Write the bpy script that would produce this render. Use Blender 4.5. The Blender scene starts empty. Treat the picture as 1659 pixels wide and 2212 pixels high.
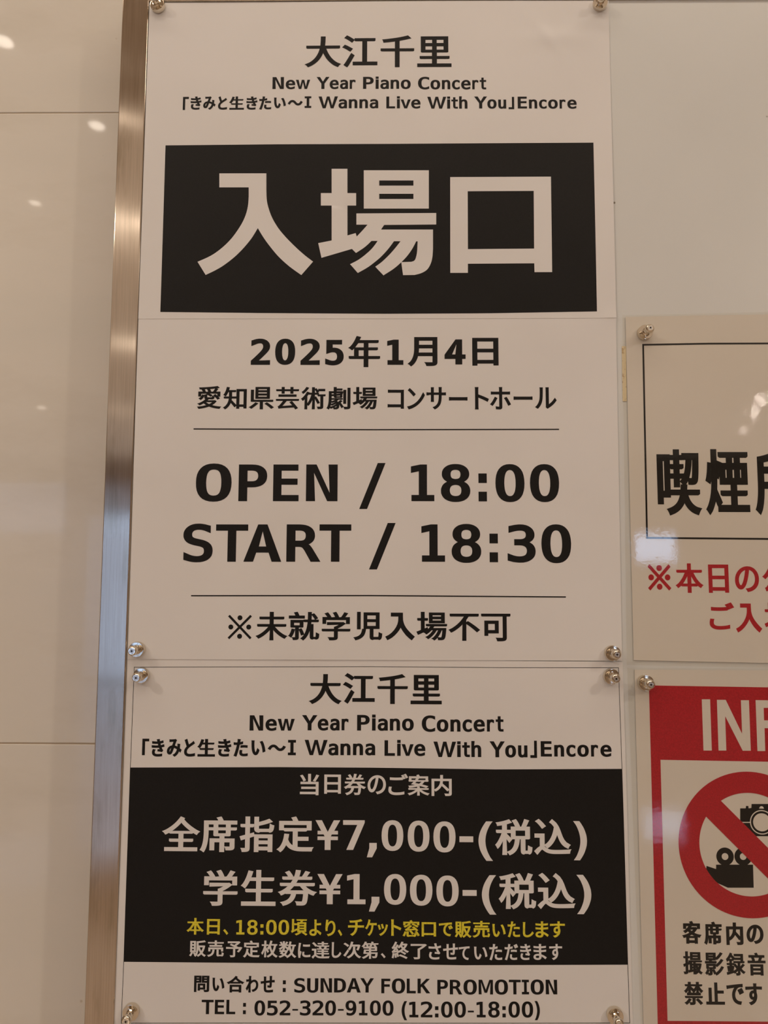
import bpy, bmesh, math, random
from mathutils import Vector, Matrix
from mathutils.geometry import tessellate_polygon

scene = bpy.context.scene
C = scene.collection
PI = math.pi
EYE = 1.45                      # camera height above the floor (m); board coordinates below are mm from that level

# ---------------------------------------------------------------- camera
cd = bpy.data.cameras.new('camera'); cd.sensor_fit = 'HORIZONTAL'; cd.sensor_width = 36
cd.lens = 36 * 1534 / 1659; cd.clip_start = .01
cam = bpy.data.objects.new('camera', cd); C.objects.link(cam)
r = Vector((0.99994216, 0.01030665, 0.00307493)); u = Vector((-0.00216472, -0.08718853, 0.99618948)); f = Vector((-0.01053547, 0.99613851, 0.08716118))
M = Matrix((r, u, -f)).transposed().to_4x4(); M.translation = (0, -.609383, EYE)
cam.matrix_world = M
scene.camera = cam

# ---------------------------------------------------------------- world (daylight outside the hall) and lights
w = bpy.data.worlds.new('daylight'); scene.world = w; w.use_nodes = True
bg = w.node_tree.nodes['Background']; bg.inputs[0].default_value = (.50, .67, .97, 1); bg.inputs[1].default_value = 16
scene.view_settings.view_transform = 'Standard'; scene.view_settings.look = 'None'
scene.view_settings.exposure = -.25; scene.view_settings.gamma = 1; scene.view_settings.use_curve_mapping = False
scene.cycles.use_denoising = True
scene.cycles.max_bounces = 8

def area(name, loc, sx, sy, power, col, shape='RECTANGLE', rot=(0, 0, 0), spread=PI):
    l = bpy.data.lights.new(name, 'AREA'); l.shape = shape; l.size = sx; l.size_y = sy; l.energy = power; l.color = col; l.spread = spread
    o = bpy.data.objects.new(name, l); o.location = loc; o.rotation_euler = rot; C.objects.link(o); return o
WARM = (1, .84, .68)
CEIL = 3.0
area('added_overhead_wash', (0, -.62, CEIL - .03), 2.6, .25, 16, WARM)  # added unseen strip, brightens the board from above
area('added_ambient_fill', (0, -5.1, CEIL - .03), 11, 7.0, 74, (1, .82, .66))  # added area light supplying the hall's general ambient, no fixture behind it
# round downlights: (x, y, power, radius)
SPOTS = [(-2.1, -1.85, 24, .05), (2.1, -1.85, 24, .05),
         (-1.13, -1.23, .16, .026), (-1.02, -1.62, .16, .026), (-1.49, -2.13, .08, .022), (-3.27, -5.79, .4, .04),
         (-.96, -2.45, .5, .05), (-1.45, -4.15, 1.6, .05), (-2.2, -6.1, .6, .06),
         (3.24, -5.56, 2, .035), (3.46, -6.1, 2, .035), (3.75, -6.9, 1, .025)]
for i, (x, y, p, rad) in enumerate(SPOTS):
    area('downlight_lamp', (x, y, CEIL - .012), rad * 2, rad * 2, p, (1, .86, .72) if i > 1 else WARM, 'DISK')

# ---------------------------------------------------------------- material helpers
def mat(name, col, rough=.5, metal=0, spec=.5, coat=0, coat_rough=.05):
    m = bpy.data.materials.new(name); m.use_nodes = True
    b = m.node_tree.nodes['Principled BSDF']
    b.inputs['Base Color'].default_value = (*col, 1); b.inputs['Roughness'].default_value = rough
    b.inputs['Metallic'].default_value = metal; b.inputs['Specular IOR Level'].default_value = spec
    b.inputs['Coat Weight'].default_value = coat; b.inputs['Coat Roughness'].default_value = coat_rough
    return m
def nd(m, t, **k):
    n = m.node_tree.nodes.new(t)
    for a, v in k.items(): setattr(n, a, v)
    return n
def ln(m, a, b): m.node_tree.links.new(a, b)
def bsdf(m): return m.node_tree.nodes['Principled BSDF']
def coords(m, scale=(1, 1, 1), rot=(0, 0, 0)):
    g = nd(m, 'ShaderNodeNewGeometry'); mp = nd(m, 'ShaderNodeMapping')
    mp.inputs['Scale'].default_value = scale; mp.inputs['Rotation'].default_value = rot
    ln(m, g.outputs['Position'], mp.inputs['Vector']); return mp.outputs[0]
def noise(m, vec, scale, detail=3, rough=.5):
    n = nd(m, 'ShaderNodeTexNoise'); n.inputs['Scale'].default_value = scale; n.inputs['Detail'].default_value = detail; n.inputs['Roughness'].default_value = rough
    ln(m, vec, n.inputs['Vector']); return n.outputs['Fac']
def ramp(m, fac, stops):
    n = nd(m, 'ShaderNodeValToRGB'); e = n.color_ramp.elements
    while len(e) < len(stops): e.new(.5)
    for k, (p, c) in enumerate(stops): e[k].position = p; e[k].color = (*c, 1)
    ln(m, fac, n.inputs[0]); return n.outputs[0]
def bump(m, fac, dist, strength=1, target=None):
    n = nd(m, 'ShaderNodeBump'); n.inputs['Distance'].default_value = dist; n.inputs['Strength'].default_value = strength
    ln(m, fac, n.inputs['Height']); ln(m, n.outputs[0], (target or bsdf(m)).inputs['Normal']); return n
def mixc(m, fac, a, b, mode='MIX'):
    n = nd(m, 'ShaderNodeMix', data_type='RGBA', blend_type=mode)
    for k, v in ((0, fac), (6, a), (7, b)):
        if hasattr(v, 'links'): ln(m, v, n.inputs[k])
        else: n.inputs[k].default_value = v if k == 0 else (*v, 1)
    return n.outputs[2]

# paper: a hint of cockle
def paper_mat(name, col, rough=.8):
    m = mat(name, col, rough, spec=.25); v = coords(m)
    c = ramp(m, noise(m, v, 9, 2), [(.3, tuple(k * .965 for k in col)), (.7, col)])
    ln(m, c, bsdf(m).inputs['Base Color']); bump(m, noise(m, v, 14, 3), .0022, .5); return m
M_paper = paper_mat('white_paper', (.85, .835, .825))
M_paperB = paper_mat('aged_paper', (.83, .79, .735))
def ink_mat(name, col, rough=.55, spec=.3):
    m = mat(name, col, rough, spec=spec); v = coords(m)
    c = ramp(m, noise(m, v, 900, 2), [(.3, tuple(k * .85 for k in col)), (.7, tuple(min(1, k * 1.15) for k in col))])
    ln(m, c, bsdf(m).inputs['Base Color']); bump(m, noise(m, v, 14, 3), .0022, .5); return m
M_black = ink_mat('black_ink', (.0105, .0098, .0095), .6, .22)
M_red = ink_mat('red_ink', (.50, .018, .030), .45)
M_yellow = ink_mat('yellow_ink', (.80, .70, .05))
M_white = M_paper
# lacquered white board with specks
M_board = mat('board_enamel', (.72, .73, .70), .32, spec=.5); v = coords(M_board)
vo = nd(M_board, 'ShaderNodeTexVoronoi'); vo.inputs['Scale'].default_value = 26; ln(M_board, v, vo.inputs['Vector'])
sp = ramp(M_board, vo.outputs['Distance'], [(.028, (.38, .33, .27)), (.04, (1, 1, 1))])
cc = ramp(M_board, noise(M_board, v, 5, 3), [(.3, (.72, .735, .72)), (.7, (.765, .78, .765))])
ln(M_board, mixc(M_board, 1.0, cc, sp, 'MULTIPLY'), bsdf(M_board).inputs['Base Color'])
bump(M_board, noise(M_board, v, 60, 2), .0002, .4)
# polished cream stone with faint diagonal veins
M_tile = mat('cream_marble', (.75, .68, .55), .22, coat=.55, coat_rough=.035); v = coords(M_tile)
v2 = coords(M_tile, (2.2, 1, 5.5), (0, math.radians(38), 0))
a1 = ramp(M_tile, noise(M_tile, v2, 1.6, 6, .6), [(.32, (.72, .675, .59)), (.5, (.785, .745, .67)), (.72, (.75, .72, .65))])
vs = nd(M_tile, 'ShaderNodeTexVoronoi'); vs.inputs['Scale'].default_value = 17; ln(M_tile, v, vs.inputs['Vector'])
s2 = ramp(M_tile, vs.outputs['Distance'], [(.008, (.72, .64, .54)), (.03, (1, 1, 1))])
ln(M_tile, mixc(M_tile, 1.0, a1, s2, 'MULTIPLY'), bsdf(M_tile).inputs['Base Color'])
M_grout = mat('stained_grout', (.56, .46, .35), .9)
# brushed steel: brushing runs along the rail
M_steel = mat('brushed_steel', (.62, .575, .52), .15, metal=1)
b = bsdf(M_steel); b.inputs['Anisotropic'].default_value = .97
tn = nd(M_steel, 'ShaderNodeCombineXYZ'); tn.inputs[0].default_value = 1; ln(M_steel, tn.outputs[0], b.inputs['Tangent'])
v = coords(M_steel, (900, 900, 14)); st = noise(M_steel, v, 1, 3)
vb = coords(M_steel, (60, 60, 11)); bl = noise(M_steel, vb, 1, 4, .6)
base = ramp(M_steel, bl, [(.36, (.48, .41, .32)), (.47, (.62, .53, .44)), (.7, (.66, .58, .49))])
ln(M_steel, mixc(M_steel, .35, base, ramp(M_steel, st, [(.3, (.42, .37, .31)), (.7, (.72, .64, .55))])), b.inputs['Base Color'])
bump(M_steel, st, .00002, .25)
M_chrome = mat('nickel_plating', (.75, .68, .57), .07, metal=1)
M_cap = mat('polished_cap', (.80, .78, .74), .32, metal=1)
M_star = mat('dark_star', (.03, .027, .025), .3, metal=1)
M_tape = mat('yellowed_tape', (.76, .62, .36), .35); v = coords(M_tape)
ln(M_tape, ramp(M_tape, noise(M_tape, v, 260, 3), [(.3, (.50, .34, .16)), (.42, (.83, .72, .48))]), bsdf(M_tape).inputs['Base Color'])
# laminating film: clear, glossy, slightly wrinkled
M_film = bpy.data.materials.new('laminating_film'); M_film.use_nodes = True; t = M_film.node_tree; t.nodes.remove(t.nodes['Principled BSDF'])
tr = nd(M_film, 'ShaderNodeBsdfTransparent'); tr.inputs[0].default_value = (.985, .98, .965, 1)
gl = nd(M_film, 'ShaderNodeBsdfGlossy'); gl.inputs['Roughness'].default_value = .012
fr = nd(M_film, 'ShaderNodeFresnel'); fr.inputs[0].default_value = 1.5; mx = nd(M_film, 'ShaderNodeMixShader')
gf = nd(M_film, 'ShaderNodeNewGeometry'); mb = nd(M_film, 'ShaderNodeMath', operation='SUBTRACT', use_clamp=True)   # only the outer face mirrors
ln(M_film, fr.outputs[0], mb.inputs[0]); ln(M_film, gf.outputs['Backfacing'], mb.inputs[1]); ln(M_film, mb.outputs[0], mx.inputs[0]); ln(M_film, tr.outputs[0], mx.inputs[1]); ln(M_film, gl.outputs[0], mx.inputs[2])
ln(M_film, mx.outputs[0], t.nodes['Material Output'].inputs[0])
vf = coords(M_film, (1, 1, 1.6)); h1 = noise(M_film, vf, 170, 4, .6)
bump(M_film, h1, .00004, .55, gl)

M_wall = mat('painted_plaster', (.62, .52, .42), .7)
M_ceil = mat('ceiling_paint', (.72, .64, .55), .8)
M_floor = mat('polished_stone_floor', (.60, .50, .41), .07, coat=1, coat_rough=.04); bsdf(M_floor).inputs['Coat IOR'].default_value = 1.8
M_lampring = mat('lamp_ring', (.7, .68, .65), .4)
M_lampglass = mat('lamp_glass', (.9, .85, .8), .3)
M_alu = mat('dark_window_frame', (.12, .11, .10), .4, metal=.6)

# ---------------------------------------------------------------- object helpers
def tag(o, label=None, cat=None, group=None, kind=None):
    for k, v_ in (('label', label), ('category', cat), ('group', group), ('kind', kind)):
        if v_: o[k] = v_
    return o
def obj(name, me, m=None, parent=None):
    if m: me.materials.append(m)
    o = bpy.data.objects.new(name, me); C.objects.link(o); o.parent = parent; return o
def empty(name, loc=(0, 0, 0)):
    o = bpy.data.objects.new(name, None); o.empty_display_size = .05; o.location = loc; C.objects.link(o); return o
def pydata(name, vs_, fs_, smooth=False):
    me = bpy.data.meshes.new(name); me.from_pydata(vs_, [], fs_); me.update()
    if smooth: me.polygons.foreach_set('use_smooth', [True] * len(me.polygons))
    return me
def box_me(name, a, b_, bev=0):
    bm = bmesh.new(); bmesh.ops.create_cube(bm, size=1)
    for v_ in bm.verts: v_.co = [(a[k] + b_[k]) / 2 + v_.co[k] * (b_[k] - a[k]) for k in range(3)]
    if bev: bmesh.ops.bevel(bm, geom=bm.edges[:], offset=bev, segments=2, affect='EDGES', profile=.6)
    me = bpy.data.meshes.new(name); bm.to_mesh(me); bm.free(); return me
def box(name, a, b_, m, parent=None, bev=0): return obj(name, box_me(name, a, b_, bev), m, parent)
def wp(x, z, y): return (x * .001, -y * .001, EYE + z * .001)        # board millimetres, y = height above the board

# ---------------------------------------------------------------- flat print on the sheets
def paper_height(off, warp):                                          # height of a sheet above the board in mm
    return lambda x, z: off + warp(x, z)
def grid_sheet(name, quad, hgt, m, parent, n=48, thick=.18):
    (x0, z0), (x1, z1), (x2, z2), (x3, z3) = quad
    vs_, fs_ = [], []
    for s in (0, -thick):
        for j in range(n + 1):
            for i in range(n + 1):
                a_, c_ = i / n, j / n
                x = (x0 * (1 - a_) + x1 * a_) * (1 - c_) + (x3 * (1 - a_) + x2 * a_) * c_
                z = (z0 * (1 - a_) + z1 * a_) * (1 - c_) + (z3 * (1 - a_) + z2 * a_) * c_
                vs_.append(wp(x, z, hgt(x, z) + s))
    N = (n + 1) ** 2; q = lambda i, j: j * (n + 1) + i
    for j in range(n):
        for i in range(n):
            fs_.append((q(i, j), q(i, j + 1), q(i + 1, j + 1), q(i + 1, j)))
            fs_.append(tuple(N + k for k in (q(i, j), q(i + 1, j), q(i + 1, j + 1), q(i, j + 1))))
    for i in range(n):
        for a_, b_ in ((q(i, 0), q(i + 1, 0)), (q(i + 1, n), q(i, n)), (q(0, i + 1), q(0, i)), (q(n, i), q(n, i + 1))):
            k = len(vs_); vs_ += [vs_[a_], vs_[b_], vs_[b_ + N], vs_[a_ + N]]      # own corners, so the face shading stays crisp at the edge
            fs_.append((k, k + 1, k + 2, k + 3))
    return obj(name, pydata(name, vs_, fs_, True), m, parent)
def flat(polys):                                                      # polygon with holes -> 2D verts, triangles
    P = [[Vector((x, z, 0)) for x, z in p] for p in polys]
    return [(v_.x, v_.y) for p in P for v_ in p], [tuple(t_) for t_ in tessellate_polygon(P)]
def printed(name, shapes, hgt, lift, m, parent, cut=18, label=None):
    """shapes: list of (verts2d, tris) laid on the sheet, following its height"""
    bm = bmesh.new()
    for n_, sh in enumerate(shapes):
        vs_, fs_ = sh[:2]; rise = sh[2] if len(sh) > 2 else [.012 * (n_ % 4)] * len(vs_)      # overlapping ink layers never lie in one plane
        bv = [bm.verts.new((x, e_, z)) for (x, z), e_ in zip(vs_, rise)]
        for t_ in fs_:
            if len(set(t_)) < len(t_): continue
            try: bm.faces.new([bv[k] for k in t_])
            except ValueError: pass
    if cut:
        xs = [v_.co.x for v_ in bm.verts]; zs = [v_.co.z for v_ in bm.verts]
        for ax, lo, hi in ((0, min(xs), max(xs)), (2, min(zs), max(zs))):
            k = math.floor(lo / cut) + 1
            while k * cut < hi:
                co = [0, 0, 0]; no = [0, 0, 0]; co[ax] = k * cut; no[ax] = 1
                bmesh.ops.bisect_plane(bm, geom=bm.verts[:] + bm.edges[:] + bm.faces[:], plane_co=co, plane_no=no); k += 1
    for v_ in bm.verts: v_.co = wp(v_.co.x, v_.co.z, hgt(v_.co.x, v_.co.z) + lift + v_.co.y)
    bm.normal_update()
    for f_ in bm.faces:
        if f_.normal.y > 0: f_.normal_flip()
        f_.smooth = bool(cut)
    me = bpy.data.meshes.new(name); bm.to_mesh(me); bm.free()
    o = obj(name, me, m, parent)
    if label: o['label'] = label
    return o
def ring(c, r0, r1, a0=0, a1=2 * PI, n=72, inner=True):               # annulus (or disc) in the sheet
    vs_, fs_ = [], []
    for k in range(n + 1):
        t_ = a0 + (a1 - a0) * k / n
        vs_ += [(c[0] + r1 * math.cos(t_), c[1] + r1 * math.sin(t_)), (c[0] + r0 * math.cos(t_), c[1] + r0 * math.sin(t_))]
    for k in range(n): fs_.append((2 * k, 2 * k + 1, 2 * k + 3, 2 * k + 2))
    return vs_, fs_
def stroke(pts, wd, closed=False):                                    # printed rule along a polyline
    P = [Vector(p) for p in pts]; n = len(P); L_, R_ = [], []
    for i, p in enumerate(P):
        a_ = (p - P[i - 1]).normalized() if (i or closed) else None
        b_ = (P[(i + 1) % n] - p).normalized() if (i < n - 1 or closed) else None
        a_ = a_ or b_; b_ = b_ or a_
        na, nb = Vector((-a_.y, a_.x)), Vector((-b_.y, b_.x)); s = (na + nb) / (1 + na.dot(nb)) * wd / 2
        L_.append(p + s); R_.append(p - s)
    vs_ = [tuple(v_) for v_ in L_ + R_]
    return vs_, [(i, (i + 1) % n, n + (i + 1) % n, n + i) for i in range(n if closed else n - 1)]

# glyph outlines: Latin ones are drawn here, the others come from Blender's built-in text object
def edges_of(vs_, fs_):
    cnt = {}
    for t_ in fs_:
        for k in range(len(t_)):
            a_, b_ = t_[k], t_[(k + 1) % len(t_)]; cnt.setdefault((min(a_, b_), max(a_, b_)), []).append((a_, b_))
    return [v_[0] for v_ in cnt.values() if len(v_) == 1]
def ccw(vs_, fs_):
    out = []
    for t_ in fs_:
        s = sum(vs_[t_[k]][0] * vs_[t_[(k + 1) % len(t_)]][1] - vs_[t_[(k + 1) % len(t_)]][0] * vs_[t_[k]][1] for k in range(len(t_)))
        out.append(tuple(t_) if s > 0 else tuple(reversed(t_)))
    return out
_g = {}
def glyph(ch):
    if ch in _g: return _g[ch]
    if ch in LATIN:
        vs_, fs_ = flat([[tuple(map(float, p.split(','))) for p in c.split()] for c in LATIN[ch].split(';')])
    else:
        c = bpy.data.curves.new('t', 'FONT'); c.body = ch; c.size = 1000; c.resolution_u = 8
        o = bpy.data.objects.new('t', c); C.objects.link(o); bpy.context.view_layer.update()
        me = o.evaluated_get(bpy.context.evaluated_depsgraph_get()).to_mesh()
        bm = bmesh.new(); bm.from_mesh(me); bmesh.ops.remove_doubles(bm, verts=bm.verts, dist=.01); bm.verts.index_update()
        vs_ = [(v_.co.x, v_.co.y) for v_ in bm.verts]; fs_ = [tuple(v_.index for v_ in f_.verts) for f_ in bm.faces]; bm.free()
        bpy.data.objects.remove(o); bpy.data.curves.remove(c)
    fs_ = ccw(vs_, [f_ for f_ in fs_ if len(set(f_)) == len(f_)])
    _g[ch] = (vs_, fs_, edges_of(vs_, fs_)); return _g[ch]
def letter(ch, cx, cz, w_, h_, bx, bz):
    """one character fitted to its inked box (mm), strokes thickened outwards by bx, bz"""
    vs_, fs_, ed = glyph(ch)
    used = {k for t_ in fs_ for k in t_}
    xs = [vs_[k][0] for k in used]; zs = [vs_[k][1] for k in used]
    gx, gz = max(xs) - min(xs), max(zs) - min(zs); bx = min(bx, w_ * .3); bz = min(bz, h_ * .3)
    if ch in '※入': bx *= .15; bz *= .15
    sx, sz = (w_ - 2 * bx) / max(gx, 1), (h_ - 2 * bz) / max(gz, 1)
    mx_, mz_ = (max(xs) + min(xs)) / 2, (max(zs) + min(zs)) / 2
    V = [(cx + (x - mx_) * sx, cz + (z - mz_) * sz) for x, z in vs_]; F = list(fs_)
    nrm = {}
    for a_, b_ in ed:
        dx, dz = V[b_][0] - V[a_][0], V[b_][1] - V[a_][1]; l_ = math.hypot(dx, dz) or 1
        n_ = (dz / l_, -dx / l_); nrm.setdefault(a_, []).append(n_); nrm.setdefault(b_, []).append(n_)
    off = {}
    for k, L_ in nrm.items():
        if len(L_) == 2:
            s = (L_[0][0] + L_[1][0], L_[0][1] + L_[1][1]); d_ = max(1 + L_[0][0] * L_[1][0] + L_[0][1] * L_[1][1], .45)
            off[k] = (s[0] / d_, s[1] / d_)
    rise = [0.0] * len(V)
    for e_, (a_, b_) in enumerate(ed):
        dx, dz = V[b_][0] - V[a_][0], V[b_][1] - V[a_][1]; l_ = math.hypot(dx, dz) or 1; n_ = (dz / l_, -dx / l_)
        oa, ob = off.get(a_, n_), off.get(b_, n_); q = len(V)
        V += [(V[a_][0] + oa[0] * bx, V[a_][1] + oa[1] * bz), (V[b_][0] + ob[0] * bx, V[b_][1] + ob[1] * bz), V[b_], V[a_]]
        rise += [.006 + .004 * (e_ % 7)] * 4; F.append((q, q + 1, q + 2, q + 3))
    return V, F, rise
def letters(lines, hgt, lift, m, parent, cut=0, label=None):
    for bx, bz, L_ in lines:
        printed('lettering', [letter(*e[:5], *(e[5:] or (bx, bz))) for e in L_], hgt, lift, m, parent, cut, label)
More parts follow.
